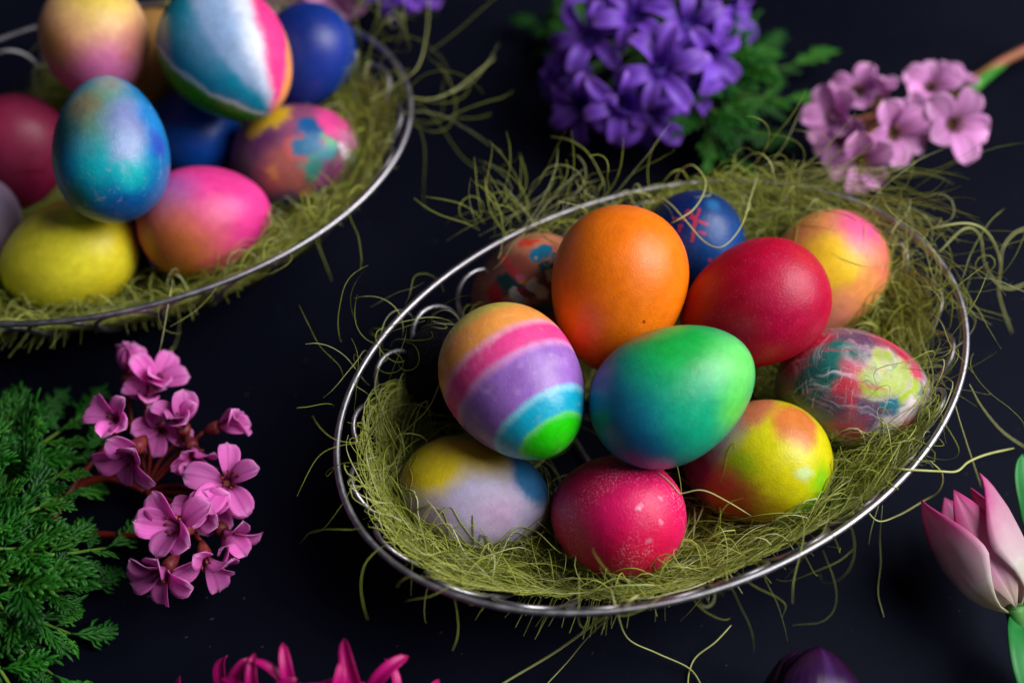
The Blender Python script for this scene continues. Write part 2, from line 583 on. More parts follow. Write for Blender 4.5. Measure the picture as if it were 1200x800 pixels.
GF, GL = "eggs in the front basket", "eggs in the back left basket"
B, S_, PL, GR = 'blob', 'stroke', 'plane', 'grain'
EGG_SPECS = [
 ('orange', GF, 'plain orange egg standing at the top of the pile in the front basket',
  'EE7608', [(B, (672, 420), 50, .9, 'DC5A0A', .7), (B, (690, 300), 60, .9, 'E06A08', .6), (B, (755, 376), 3, .5, '8A3A08')], dict(rough=.40, bump=.2)),
 ('red', GF, 'plain deep red egg on top of the pile, right of the orange egg',
  'B4001C', [(B, (925, 345), 66, .9, 'B00440', .9), (B, (820, 370), 60, .8, '8C000C', .8), (B, (945, 300), 18, .9, 'C02828', .5)], dict(rough=.42)),
 ('green', GF, 'blue and green egg lying in front at the middle of the front basket pile',
  '0E8A84', [(B, (710, 470), 50, .85, '0E6C92'), (B, (740, 530), 42, .85, '1468A6'), (B, (800, 398), 62, .7, '12A844'),
   (B, (838, 490), 48, .8, '0CB27C', .85), (B, (872, 430), 40, .75, '62CC62'), (B, (862, 478), 26, .8, '5ED250', .9),
   (B, (750, 384), 16, .9, 'B08038', .7), (B, (700, 430), 22, .9, '4A6A80', .5), (B, (772, 545), 14, .9, '8878B8', .8)], dict(rough=.38)),
 ('striped', GF, 'egg with pastel stripes, pink, violet and cyan, and a bright green tip',
  'FFFFFF', [(GR, 160, (1, 1, 1), .54, .78, 'E8D0E0', .25)],
  dict(rough=.34, warp=.0008, fine=.0004, mid=.0004, ramp=[
   ((638, 499), .012, '22CC08'), ((636, 496), .014, '60D070'), ((622, 476), .012, '0EA6C8'), ((617, 470), .012, '78C0DC'),
   ((589, 428), .020, '9466BE'), ((584, 422), .016, 'CC88C4'), ((570, 404), .018, 'E0448E'), ((566, 399), .018, 'E694A8'),
   ((551, 378), .03, 'E89848'), ((540, 366), .03, 'C8B450')])),
 ('pastel', GF, 'lilac grey egg with yellow top and blue end at lower left of front basket',
  'A9A2C2', [(B, (585, 602), 24, .9, 'BE9CC0', .8), (B, (498, 612), 34, .9, '9A7C8C', .8), (B, (505, 538), 44, .3, 'CDB818'), (B, (560, 518), 46, .4, 'C8AE28'),
   (B, (540, 508), 22, .8, '5E8A28', .8), (B, (474, 560), 14, .9, 'B86A18', .7), (B, (626, 554), 38, .25, '2A6898'), (B, (612, 548), 10, .8, '0E6A98', .8)], dict(rough=.45)),
 ('pinkfront', GF, 'speckled raspberry pink egg in front at the bottom of the front basket',
  'DA1060', [(B, (730, 668), 42, .8, 'C4042E', .9), (B, (770, 640), 34, .9, 'D00A3A', .7), (B, (660, 640), 30, .9, 'B81848', .7), (B, (748, 589), 3.5, .6, 'F0A0C0', .9),
   (B, (776, 588), 3, .6, 'E890B0', .8), (B, (760, 633), 4.5, .5, 'C87088', .8), (B, (774, 610), 2.5, .5, 'E890B0', .8)], dict(rough=.40, grain=.32, bump=.35)),
 ('ymulti', GF, 'yellow egg blotched orange, purple and green in the lower right of front basket',
  'CFC808', [(B, (870, 478), 38, .25, 'C4744C'), (B, (935, 494), 30, .3, 'CC7434'), (B, (846, 508), 24, .6, 'A4A2A0', .9), (B, (836, 530), 18, .7, '988CA0', .8),
   (B, (866, 545), 18, .7, '8EBA10', .8), (B, (815, 560), 42, .4, '6A2C48'), (B, (858, 588), 36, .4, 'A85C28'), (B, (905, 600), 20, .8, 'B89010', .8),
   (B, (948, 598), 26, .7, '46B414'), (B, (962, 562), 18, .7, '7CC414', .9), (B, (942, 554), 8, .7, 'BEDCA0', .8)], dict(rough=.34)),  # the last, palest blob is a highlight painted into the egg's colour
 ('marbled', GF, 'egg marbled in crimson, teal, lime and white streaks at right of front basket',
  '9C8E94', [(B, (935, 470), 50, .6, '6E7268'), (B, (945, 405), 40, .4, 'AE1038'), (B, (1010, 398), 34, .5, '5A3A5C'), (B, (1052, 405), 30, .5, 'C02048'), (B, (965, 432), 28, .35, '0C5A58'), (B, (990, 418), 22, .4, '0E6660'),
   (B, (950, 452), 22, .4, '14504C'), (B, (1002, 436), 16, .5, 'C05068'), (B, (1040, 424), 20, .4, 'C8C8A0'), (B, (1060, 448), 26, .35, '9CB428'), (B, (1030, 446), 22, .4, 'A0B430'), (B, (1035, 418), 12, .4, '9AB02C'),
   (B, (1076, 435), 12, .5, 'C04058'), (B, (995, 465), 20, .35, 'B83040'), (B, (975, 482), 20, .5, '4A4458'), (B, (1022, 486), 20, .4, '584A68'), (B, (990, 505), 22, .5, 'A84458'), (B, (1040, 498), 16, .5, 'CFC0C8'), (B, (1042, 474), 12, .35, '1C6C84'), (B, (1062, 482), 14, .4, 'D4C4CC'),
   (B, (1060, 505), 18, .6, 'B8385C'), (B, (960, 515), 30, .6, '164A50'),
   (GR, 45, (1, 14, 1), .50, .72, 'B8AAB6', .6), (GR, 62, (13, 1, 1), .54, .68, 'B82850', .6), (GR, 51, (1, 12, 1.4), .55, .68, '1A6A62', .6), (GR, 38, (9, 1.2, 1), .56, .72, 'DCD4DA', .55), (GR, 96, (1, 1.6, 9), .58, .72, 'CEC6CC', .5)],
  dict(rough=.36, warp=.003, mid=.0018, fine=.0006)),
 ('yback', GF, 'peach egg with yellow patch and pink end behind the red egg',
  'EC9A50', [(B, (970, 305), 36, .25, 'ECC61C'), (B, (950, 335), 30, .7, 'E8C030', .7), (B, (1012, 262), 36, .6, 'EE5C90'), (B, (1040, 305), 26, .8, 'F07868', .9), (B, (975, 375), 30, .8, 'E08878', .8),
   (B, (940, 268), 30, .9, 'D88850', .8)], dict(rough=.42)),
 ('bstars', GF, 'dark blue egg with red scribbled stars at back of front basket',
  '08265C', [(B, (850, 275), 36, .9, '0E468C', .9), (B, (786, 248), 32, .8, '081C5C', .9), (B, (836, 240), 8, .7, '2A78B0', .6)] +
  [(S_, (750 + .175 * a, 190 + .175 * b), (750 + .175 * c, 190 + .175 * d), 1.9, 'A82640', .9) for a, b, c, d in
   ((402, 320, 352, 430), (335, 375, 448, 415), (330, 325, 372, 400), (262, 432, 430, 482), (372, 410, 345, 525), (318, 330, 262, 465), (225, 378, 300, 395), (465, 650, 480, 668))],
  dict(rough=.38, warp=.0006, mid=.0003, fine=.0004)),
 ('painted', GF, 'brown egg daubed with blue, red and white paint behind the striped egg',
  '9A6050', [(B, (605, 298), 26, .5, '968468'), (B, (640, 283), 40, .5, 'C87A58'), (B, (600, 315), 26, .6, '8A4238'), (B, (652, 335), 26, .5, '5C3018'), (B, (578, 305), 22, .6, '4A2A28'), (B, (592, 335), 16, .25, '0C3634'),
   (B, (617, 283), 8, .4, 'C83828'), (S_, (610, 284), (626, 281), 4, 'D04030'), (S_, (645, 289), (662, 298), 3.5, 'C86050'), (B, (628, 296), 10, .25, '0C76A0'), (B, (638, 293), 9, .25, '0C7096'), (B, (626, 299), 2.5, .4, 'A89880'),
   (B, (640, 312), 9, .35, '10464C'), (B, (650, 314), 8, .35, '1C2C20'), (B, (626, 335), 9, .3, 'A89A98'), (B, (634, 342), 8, .3, 'A09488'), (B, (606, 346), 9, .3, 'A8A094'), (B, (611, 355), 8, .3, '98908A'), (B, (648, 322), 7, .3, 'A89C84'),
   (B, (610, 325), 6, .4, 'B85878'), (B, (613, 329), 4, .4, 'B87818'), (S_, (602, 333), (624, 346), 3, '123448'), (S_, (612, 343), (648, 372), 4, '7E1034'), (B, (580, 347), 14, .4, 'A01418'), (S_, (590, 300), (604, 318), 5, 'A82830', .8), (S_, (650, 300), (660, 322), 5, '0E5A66', .9), (B, (640, 360), 9, .4, '0E4A4A', .9)], dict(rough=.4, warp=.0026, fine=.0008)),
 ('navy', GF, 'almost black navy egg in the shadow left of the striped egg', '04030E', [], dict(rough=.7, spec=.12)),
 ('l_yptop', GL, 'pale yellow and pink egg standing at top left of the back basket',
  'E8AC84', [(B, (115, -12), 40, .7, 'CFB84C'), (B, (95, 102), 50, .45, 'D85E98'), (B, (135, 85), 34, .7, 'DC78B4'), (S_, (75, 66), (150, 62), 5, 'E07088', .7), (B, (62, 55), 24, .9, 'B87838', .8), (B, (160, 50), 22, .9, 'C07060', .7)], dict(rough=.44)),
 ('l_white', GL, 'teal, white and pink striped egg with green edge atop the back basket',
  '0E84A4', [(PL, (254, 58), 34, 20, 7, '8CA6CC'), (PL, (292, 60), 20, 0, 12, 'D4DCF0'), (PL, (309, 60), 12, -14, 8, 'EE3E8C'), (PL, (334, 80), -10, -30, 4, 'F09A58'),
   (PL, (233, 96), 236, -22, 3, 'A8CCC4'), (PL, (229, 101), 236, -26, 3, '1E9A18'), (B, (250, 40), 30, .9, '7898C4', .6)], dict(rough=.3, warp=.0022, mid=.0005, fine=.0004)),
 ('l_bluetr', GL, 'plain dark blue egg at right rear, behind the striped and mottled eggs', '083490', [(B, (385, 55), 26, .9, '2E3CA4', .6), (B, (345, 30), 34, .9, '06185C', .7)], dict(rough=.42)),  # first blob: soft violet highlight painted into the blue
 ('l_bluemid', GL, 'plain blue egg half hidden under the striped egg in the back basket', '0648A8', [(B, (190, 130), 34, .9, '042A78', .7)], dict(rough=.42)),
 ('l_brown', GL, 'brown egg mostly hidden between the yellow-pink and striped eggs', 'A47A42', [], dict(rough=.45)),
 ('l_mott', GL, 'egg mottled purple, teal, yellow and pink at right of the back basket',
  '84466A', [(B, (300, 165), 30, .5, '5C2C58'), (B, (285, 200), 24, .6, '5A4A5C'), (B, (335, 205), 30, .5, '9C5650'), (B, (318, 134), 22, .3, 'CCA020'), (B, (298, 148), 16, .4, 'B89030'), (B, (392, 140), 26, .4, 'DC4490'), (B, (352, 172), 16, .4, 'C05850'),
   (B, (362, 150), 14, .3, '0C5490'), (B, (360, 168), 14, .35, '0C6490'), (S_, (374, 156), (390, 176), 5, '10A468', .85), (S_, (368, 184), (360, 206), 8, '128070', .8), (B, (366, 196), 12, .6, '1A8078', .7), (B, (380, 178), 10, .35, '127888'), (B, (404, 178), 9, .4, 'E0D4E0'),
   (B, (420, 186), 14, .4, '88B088'), (B, (410, 165), 14, .6, 'D080A8', .8), (B, (392, 212), 22, .5, '80306C'), (B, (320, 200), 8, .5, 'C08048', .8), (B, (340, 244), 26, .5, '183858'), (B, (356, 228), 7, .4, 'B88848', .8), (B, (375, 232), 14, .6, '34406C')],
  dict(rough=.4, warp=.0040, mid=.003)),
 ('l_turq', GL, 'turquoise and blue egg lying on top at front of the back basket',
  '0A72B4', [(B, (128, 195), 40, .6, '0AA0B0'), (B, (112, 125), 42, .6, '5C8C7C'), (B, (95, 125), 20, .8, '86704E', .8), (B, (70, 155), 26, .8, '06484C', .9), (B, (152, 140), 26, .6, '7482B8'), (B, (148, 172), 18, .6, '7C94C4'),
   (B, (180, 140), 22, .6, '1A80CC'), (B, (186, 170), 14, .6, '3048B8', .8), (B, (130, 96), 16, .9, '96907C', .7), (B, (150, 245), 34, .7, '0458A0'), (B, (92, 235), 18, .7, '1E7A58', .8), (B, (112, 255), 12, .8, '6AA888', .7), (B, (155, 205), 16, .7, '10B4B8', .7),
   (GR, 70, (6, 6, 1), .56, .72, 'A0B0C8', .35)], dict(rough=.34)),
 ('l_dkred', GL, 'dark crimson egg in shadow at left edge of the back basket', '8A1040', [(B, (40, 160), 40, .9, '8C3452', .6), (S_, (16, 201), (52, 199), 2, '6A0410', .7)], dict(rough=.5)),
 ('l_pale', GL, 'pale mauve egg cut off by the left edge, beside the yellow egg', '8E7C96', [], dict(rough=.45)),
 ('l_pinkor', GL, 'pink egg shading to orange below, at front of the back basket',
  'E2388E', [(B, (195, 228), 30, .8, '9458A0', .9), (B, (202, 298), 54, .65, 'BC6A28', .95), (B, (270, 325), 34, .7, 'D06050', .8), (B, (215, 324), 24, .8, 'B88418', .9)], dict(rough=.38)),
 ('l_yellow', GL, 'plain lemon yellow egg at front left of the back basket',
  'F0E634', [(B, (60, 258), 14, .8, 'A88A40', .6), (B, (130, 270), 26, .9, 'D8BE10', .7), (B, (130, 335), 30, .9, 'C4B010', .7)], dict(rough=.44)),
]
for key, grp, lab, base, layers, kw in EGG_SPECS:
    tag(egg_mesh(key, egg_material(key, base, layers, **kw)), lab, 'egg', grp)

# ------------------------------------------------------------------ wire baskets
BA, BB, RIM = 0.107, 0.073, 0.050
BASKETS = {'front': ((0.047, -0.048), 0.478), 'back': ((-0.141, 0.049), 0.323)}


def wall_rho(z):
    return np.interp(z, [0, .010, .020, .030, .040, .050], [.52, .68, .79, .875, .94, 1.0])


def oval(th, rho, z):
    th = np.asarray(th, float)
    return np.stack([rho * BA * np.cos(th), rho * BB * np.sin(th), np.broadcast_to(z, th.shape)], -1)


def even_angles(n):
    th = np.linspace(0, 2 * np.pi, 4001)
    P = oval(th, 1, 0)
    s = np.concatenate([[0], np.cumsum(np.linalg.norm(np.diff(P, axis=0), axis=1))])
    return np.interp(np.linspace(0, s[-1], n, endpoint=False), s, th)


def make_basket():
    root = empty("wire_basket")
    th = even_angles(160)
    mesh("rim", *tube(oval(th, 1.0, RIM), 0.00105, 12, True), M_WIRE, root)
    mesh("base_ring", *tube(oval(th, 0.52, 0.0012), 0.0011, 8, True), M_WIRE, root)
    N = 24
    ev = even_angles(N * 40)
    at_frac = lambda f: np.interp(f % 1.0, np.arange(N * 40 + 1) / (N * 40), np.append(ev, ev[0] + 2 * np.pi))
    for i in range(N):
        # one bent arch: up from the base ring, round under the rim and down again
        u = np.concatenate([np.linspace(0, .3, 7)[:-1], np.linspace(.3, .7, 15), np.linspace(.7, 1, 7)[1:]])
        pts = []
        for x in u:
            if x < .3:
                lat, z = -0.46, 0.0012 + (RIM - .016) * (x / .3)
            elif x > .7:
                lat, z = 0.46, 0.0012 + (RIM - .016) * ((1 - x) / .3)
            else:
                a = math.pi * (1 - (x - .3) / .4)
                lat, z = 0.46 * math.cos(a), RIM - .0148 + .0112 * math.sin(a)
            f = (i + 0.5 + lat) / N
            t = at_frac(f)
            rho = wall_rho(z) - 0.012
            pts.append([rho * BA * math.cos(t), rho * BB * math.sin(t), z])
        mesh("arch_wire", *tube(pts, 0.00085, 6), M_WIRE, root)
    for x in np.linspace(-0.38, 0.38, 5):
        y = 0.52 * math.sqrt(1 - (x / .52) ** 2)
        mesh("base_wire", *tube([(x * BA, -y * BB, .0028), (x * BA, 0, .0028), (x * BA, y * BB, .0028)], .0008, 6), M_WIRE, root)
    return root


bk = make_basket()
(cx, cy), rz = BASKETS['front']
bk.location = (cx, cy, 0)
bk.rotation_euler = (0, 0, rz)
tag(bk, 'oval silver wire basket in front, lined with grass and holding twelve eggs', 'basket', 'wire baskets')
b2 = link(bk.copy())
(cx, cy), rz = BASKETS['back']
b2.location = (cx, cy, 0)
b2.rotation_euler = (0, 0, rz)
for ch in list(bk.children):
    link(ch.copy(), b2)
tag(b2, 'oval silver wire basket at back left, cut off by the picture edge', 'basket', 'wire baskets')

# ------------------------------------------------------------------ sisal grass


def strands_mesh(name, P, rad, mat):
    """P: strands x points x 3, rad: strands; three sided fibres in one mesh"""
    n, S, _ = P.shape
    T = np.gradient(P, axis=1)
    T /= np.linalg.norm(T, axis=2, keepdims=True) + 1e-12
    h = np.array([0.31, 0.17, 0.93])
    N = np.cross(np.broadcast_to(h, T.shape), T)
    N /= np.linalg.norm(N, axis=2, keepdims=True) + 1e-9
    Bn = np.cross(T, N)
    taper = np.clip(np.minimum(np.linspace(0, 1, S), np.linspace(1, 0, S)) * 6, 0.45, 1)
    r = rad[:, None] * taper[None]
    V = np.empty((n, S, 3, 3))
    for k in range(3):
        a = 2 * math.pi * k / 3
        V[:, :, k] = P + r[..., None] * (math.cos(a) * N + math.sin(a) * Bn)
    idx = np.arange(n * S * 3).reshape(n, S, 3)
    F = np.stack([np.stack([idx[:, :-1, k], idx[:, :-1, (k + 1) % 3], idx[:, 1:, (k + 1) % 3], idx[:, 1:, k]], -1) for k in range(3)], 2)
    F = F.reshape(-1, 4)
    me = bpy.data.meshes.new(name)
    me.vertices.add(n * S * 3)
    me.vertices.foreach_set("co", V.reshape(-1).astype(np.float32))
    me.loops.add(F.size)
    me.loops.foreach_set("vertex_index", F.reshape(-1).astype(np.int32))
    me.polygons.add(len(F))
    me.polygons.foreach_set("loop_start", np.arange(0, F.size, 4, dtype=np.int32))
    me.polygons.foreach_set("use_smooth", np.ones(len(F), dtype=bool))
    me.update(calc_edges=True)
    me.materials.append(mat)
    return me


def push_out(p, eggs, m=1.012):
    for e in eggs:
        f = e.field(p)
        k = f < m
        if k.any():
            q = p[k] - e.c
            p[k] = e.c + q * (m / np.maximum(f[k], 0.05))[:, None]
    return p


def walk(p, d, S, ds, curl, rng, eggs, to_local, nest=True, grav=0.0, ztop=None, keep=0.86, centre=(0, 0)):
    """grow many fibres at once; the curl wanders smoothly so that they bend and loop"""
    n = len(p)
    out = [p.copy()]
    kv = rng.normal(size=(n, 3)) * curl[:, None]
    for s in range(S - 1):
        kv = keep * kv + math.sqrt(1 - keep ** 2) * rng.normal(size=(n, 3)) * curl[:, None]
        d = d + np.cross(kv, d) * ds
        d[:, 2] -= grav * ds
        if nest:
            u, v, rho, th = to_local(p)
            top = ztop(th, rho)
            wall = wall_rho(np.clip(p[:, 2], 0, RIM)) - .012
            inw = -np.stack([u[0] * rho, u[1] * rho, np.zeros(n)], -1)  # toward the basket's middle
            k = np.clip((rho - wall) * 9, 0, 1.5)
            d = d + inw * (k - np.clip((.52 - rho) * 5, 0, 1.2))[:, None]
            d[:, 2] += np.clip((0.006 - p[:, 2]) * 160, 0, 1) - np.clip((p[:, 2] - top) * 90, -0.0, 0.9)
        d /= np.linalg.norm(d, axis=1, keepdims=True) + 1e-9
        p = p + d * ds
        p = push_out(p, eggs)
        if nest:                                    # the wires hold the grass in
            u, v, rho, th = to_local(p)
            lim = wall_rho(np.clip(p[:, 2], 0, RIM)) - .022 - .06 * (1 - np.clip(p[:, 2], 0, RIM) / RIM)
            k = (rho > lim) & (p[:, 2] < RIM + .006)
            f = np.where(k, lim / np.maximum(rho, .01), 1.0)
            p[:, 0] = centre[0] + (p[:, 0] - centre[0]) * f
            p[:, 1] = centre[1] + (p[:, 1] - centre[1]) * f
        lo = 0.0007
        k = p[:, 2] < lo
        p[k, 2] = lo
        d[k, 2] = np.abs(d[k, 2]) * 0.15
        out.append(p.copy())
    return np.stack(out, 1)


def make_nest(which, n, seed, density, label, clusters):
    rng = np.random.default_rng(seed)
    (cx, cy), rz = BASKETS[which]
    ca, sa = math.cos(rz), math.sin(rz)
    eggs = [EG[k] for k in EG if k.startswith('l_') == (which == 'back')]

    def to_world(u, v, z):
        return np.stack([cx + u * ca - v * sa, cy + u * sa + v * ca, z], -1)

    def to_local(p):
        x, y = p[:, 0] - cx, p[:, 1] - cy
        u, v = x * ca + y * sa, -x * sa + y * ca
        th = np.arctan2(v / BB, u / BA)
        rho = np.hypot(u / BA, v / BB)
        dx, dy = np.cos(th), np.sin(th)
        return (dx * ca - dy * sa, dx * sa + dy * ca), None, rho, th

    def ztop(th, rho):
        wob = .005 * np.sin(3 * th + seed) + .003 * np.sin(7 * th + 2.1)
        k = np.interp(rho, [.0, .45, .62, .8, .95, 1.1], [0, .02, .2, .62, 1, 1])
        edge = .0355 + .0115 * bumpf(th, .35, 1.1) + .004 * bumpf(th, 3.0, .6)
        return .012 + (edge - .012) * k + wob * (.4 + .6 * k)

    # weights round the rim
    grid = np.linspace(-np.pi, np.pi, 720, endpoint=False)
    wgt = density(grid)
    cdf = np.cumsum(wgt) / wgt.sum()

    def pick(m):
        return np.interp(rng.random(m), cdf, grid)

    th = pick(n)
    rho = 0.50 + 0.47 * np.sqrt(rng.random(n)) ** 0.7
    zt = ztop(th, rho)
    z = 0.004 + (zt - 0.004) * np.sqrt(rng.random(n))
    rho = np.minimum(rho, wall_rho(z) - .03)
    p = to_world(rho * BA * np.cos(th), rho * BB * np.sin(th), z)
    sgn = np.where(rng.random(n) < .5, 1, -1)
    tx, ty = -BA * np.sin(th), BB * np.cos(th)
    tl = np.hypot(tx, ty)
    d = to_world(tx / tl, ty / tl, np.zeros(n)) - np.array([cx, cy, 0])
    d = d * sgn[:, None] + rng.normal(size=(n, 3)) * np.array([.40, .40, .28])
    d /= np.linalg.norm(d, axis=1, keepdims=True)
    curl = rng.gamma(1.5, 6.5, n)
    P1 = walk(p, d, 20, .0038, curl, rng, eggs, to_local, True, 0, ztop, keep=.92, centre=(cx, cy))
    r1 = .00008 + .00020 * rng.random(n) ** 1.6
    # loops that stand off the nest
    m = n // 12
    th = pick(m)
    rho = rng.uniform(.66, .97, m)
    p = to_world(rho * BA * np.cos(th), rho * BB * np.sin(th), ztop(th, rho) - .004)
    d = rng.normal(size=(m, 3)) + np.array([0, 0, .5])
    d /= np.linalg.norm(d, axis=1, keepdims=True)
    P2 = walk(p, d, 20, .0026, rng.gamma(2.5, 22, m), rng, eggs, to_local, True, 6, lambda t, r: ztop(t, r) + .008, centre=(cx, cy))
    r2 = rng.uniform(.00011, .00022, m)
    parts, rads = [P1, P2], [r1, r2]
    # tufts and stray fibres hanging over the rim
    for (px, py, z0, m, dirv, spread, jit, curlk, ln, grav) in clusters:
        m = max(3, int(m * (.22 if grav >= 26 else .42)))
        ln = ln * .8
        c = at(px, py, z0)
        if grav >= 26:                              # these hang over the rim and start inside it
            c = c + (np.array([cx, cy, 0]) - c) * np.array([.09, .09, 0])
            c[2] = .053
            jit = (jit[0] * .7, jit[1] * .7, .001)
        p = c + rng.normal(size=(m, 3)) * np.array(jit)
        p[:, 2] = np.maximum(p[:, 2], .004)
        d = np.array(dirv, float) / np.linalg.norm(dirv) + rng.normal(size=(m, 3)) * spread
        d /= np.linalg.norm(d, axis=1, keepdims=True)
        Q = walk(p, d, 20, ln / 19, rng.gamma(2.5, curlk / 2.5, m), rng, eggs, to_local, False, grav, keep=.93)
        parts.append(Q)
        rads.append(rng.uniform(.00007, .00014, m))
    P = np.concatenate(parts)
    rad = np.concatenate(rads)
    o = link(bpy.data.objects.new("sisal_grass", strands_mesh("sisal_grass", P, rad, M_SISAL)))
    tag(o, label, 'grass', None, 'stuff')
    return o


def bumpf(g, c, wd):
    return np.exp(-(((g - c + np.pi) % (2 * np.pi) - np.pi) / wd) ** 2)


# basket angles: 0 is the right hand end, pi/2 the far side, -pi/2 the near side
dens_front = lambda g: 1.0 - .80 * bumpf(g, 2.55, .40) - .25 * bumpf(g, 1.6, .3) + .25 * bumpf(g, 0.1, .8)
dens_back = lambda g: 1.0 - .85 * bumpf(g, 2.4, .7) - .2 * bumpf(g, -1.6, .4)

CL_F = [
    # px, py, z, count, direction, spread, jitter, curl, length, gravity
    (598, 268, .050, 46, (-.25, .25, 1.0), .30, (.008, .004, .003), 45, .032, 5),
    (640, 258, .048, 60, (.3, .2, .5), .5, (.014, .005, .003), 75, .040, 12),
    (700, 240, .050, 34, (.0, .2, .8), .6, (.012, .004, .003), 110, .042, 12),
    (800, 214, .050, 16, (.5, .0, .8), .6, (.014, .004, .003), 110, .040, 14),
    (430, 420, .046, 40, (-.15, .05, 1.0), .22, (.004, .010, .004), 45, .040, 4),
    (470, 385, .046, 26, (.4, .1, .6), .5, (.006, .006, .003), 90, .035, 10),
    (400, 560, .046, 26, (-.8, -.3, .1), .5, (.004, .014, .003), 70, .038, 26),
    (450, 640, .048, 18, (-.3, -.9, .1), .5, (.012, .006, .003), 70, .036, 34),
    (960, 225, .046, 70, (.8, -.2, .35), .4, (.014, .005, .003), 50, .050, 16),
    (1060, 270, .050, 30, (1, .3, .4), .45, (.008, .010, .003), 75, .055, 14),
    (1100, 330, .048, 40, (.5, .0, .8), .55, (.006, .010, .004), 80, .045, 16),
    (1110, 430, .048, 46, (.5, -.3, .5), .5, (.006, .018, .004), 90, .040, 26),
    (1075, 530, .050, 46, (.6, -.6, .25), .55, (.012, .012, .003), 95, .042, 34),
    (960, 645, .050, 36, (.2, -1, .0), .5, (.016, .006, .003), 60, .040, 36),
    (840, 690, .050, 40, (.1, -1, .0), .6, (.022, .005, .003), 75, .042, 36),
    (680, 712, .048, 30, (-.1, -1, .0), .6, (.024, .004, .003), 75, .030, 36),
    (540, 690, .048, 20, (-.2, -1, .0), .6, (.016, .005, .003), 75, .030, 36),
    (880, 212, .052, 80, (.9, -.10, .10), .22, (.010, .003, .002), 34, .050, 3),
    (940, 212, .053, 100, (.9, -.22, .10), .20, (.010, .003, .002), 34, .050, 3),
    (1004, 232, .053, 80, (.75, -.5, .10), .22, (.008, .005, .002), 38, .045, 4),
    (1075, 300, .052, 60, (.4, -.8, .15), .35, (.004, .010, .002), 50, .040, 6),
    (610, 268, .051, 70, (.8, .45, .10), .25, (.010, .005, .002), 40, .045, 4),
    (830, 590, .026, 16, (.1, .4, .5), .5, (.010, .006, .004), 70, .032, 10),
    (560, 632, .022, 26, (.1, .2, .8), .6, (.018, .006, .004), 80, .030, 10),
]
make_nest('front', 9800, 5, dens_front, 'tangled olive green sisal grass lining the front basket around the eggs', CL_F)
CL_B = [
    (470, 130, .050, 22, (.9, -.3, .0), .24, (.003, .006, .003), 30, .060, 16),
    (455, 90, .050, 20, (.3, .5, .8), .5, (.006, .010, .003), 60, .050, 8),
    (440, 40, .050, 24, (.2, .4, .6), .6, (.010, .010, .003), 80, .040, 10),
    (320, 8, .048, 26, (.2, .3, .6), .7, (.020, .006, .003), 70, .036, 10),
    (390, 262, .050, 12, (.4, -1, -.1), .4, (.016, .005, .003), 45, .036, 36),
    (250, 340, .050, 14, (.1, -1, -.1), .5, (.024, .004, .003), 55, .030, 36),
    (90, 372, .050, 26, (-.1, -1, -.1), .6, (.026, .004, .003), 60, .030, 36),
]
make_nest('back', 6500, 11, dens_back, 'olive green sisal grass lining the basket at back left', CL_B)


def strand(label, pts, rad, over=()):
    """one long fibre one can follow; over: eggs it lies on"""
    W = []
    for px, py, z in spline([(a, b, c * 1000) for a, b, c in pts], 7):
        z /= 1000
        q = at(px, py, z)
        W.append(q)
    W = np.array(W)
    for k in over:
        W = push_out(W, [EG[k]], 1.02)
    n = len(W)
    r = rad * np.clip(np.minimum(np.arange(n), np.arange(n)[::-1]) / n * 8 + .45, .45, 1)
    o = mesh("grass_strand", *tube(W, r, 5), M_STRAND)
    return tag(o, label, 'grass strand', 'stray grass strands')


strand('thick pale grass strand lying from the front rim to the bottom edge', [(748, 697, .047), (735, 705, .05), (700, 728, .030), (650, 764, .012), (590, 800, .002), (560, 822, .001)], .00042)
strand('thin grass strand forking beside the thick strand below the front rim', [(726, 712, .050), (690, 745, .02), (664, 776, .006), (636, 806, .001)], .00022)
strand('curling grass strand below the front rim, right of the thick one', [(716, 690, .046), (722, 712, .050), (735, 747, .018), (770, 765, .006), (808, 783, .002), (824, 806, .001)], .00028)
strand('short bent grass strand lying alone under the front rim', [(857, 732, .004), (838, 752, .003), (815, 770, .001), (807, 790, .001), (806, 812, .001)], .00026)
strand('wavy grass strand poking right from the front rim above the pink tulip', [(1030, 548, .046), (1062, 550, .052), (1100, 552, .044), (1121, 552, .040), (1135, 541, .036), (1157, 532, .032), (1188, 525, .028)], .00042)
strand('straight grass strand dropping from the right rim to the pink tulip', [(1118, 470, .05), (1126, 498, .040), (1138, 535, .024), (1150, 571, .012)], .00022)
strand('lone hanging grass strand on the table left of the pink tulip', [(1034, 592, .036), (1031, 628, .010), (1032, 660, .002), (1029, 694, .001), (1036, 723, .001)], .00020)
strand('looped grass strand hooking round under the right rim', [(1010, 590, .049), (1028, 610, .034), (1052, 604, .020), (1080, 588, .016), (1100, 575, .020), (1104, 555, .03), (1090, 540, .04)], .00026)
strand('long curled grass strand arching out from the right rear rim', [(1066, 276, .05), (1100, 266, .058), (1135, 262, .058), (1158, 274, .05), (1172, 306, .036), (1170, 340, .024), (1178, 370, .012), (1186, 390, .004)], .00036)
strand('grass strand snaking toward the right edge beside the rear rim', [(1100, 296, .05), (1130, 268, .05), (1148, 276, .044), (1154, 308, .034), (1168, 332, .022), (1184, 338, .014), (1204, 332, .006)], .00030)
strand('grass strand curving up at the right edge of the picture', [(1172, 318, .022), (1175, 292, .030), (1188, 274, .030), (1206, 266, .026)], .00026)
strand('straight grass strand from the right rim toward the right edge', [(1136, 450, .046), (1150, 476, .03), (1174, 505, .012), (1204, 526, .002)], .00024)
strand('grass strand looping up over the dark blue egg', [(786, 262, .066), (797, 256, .068), (812, 246, .068), (824, 228, .066), (826, 210, .066), (812, 194, .066), (797, 200, .062), (790, 216, .054)], .00026, ('bstars', 'orange'))
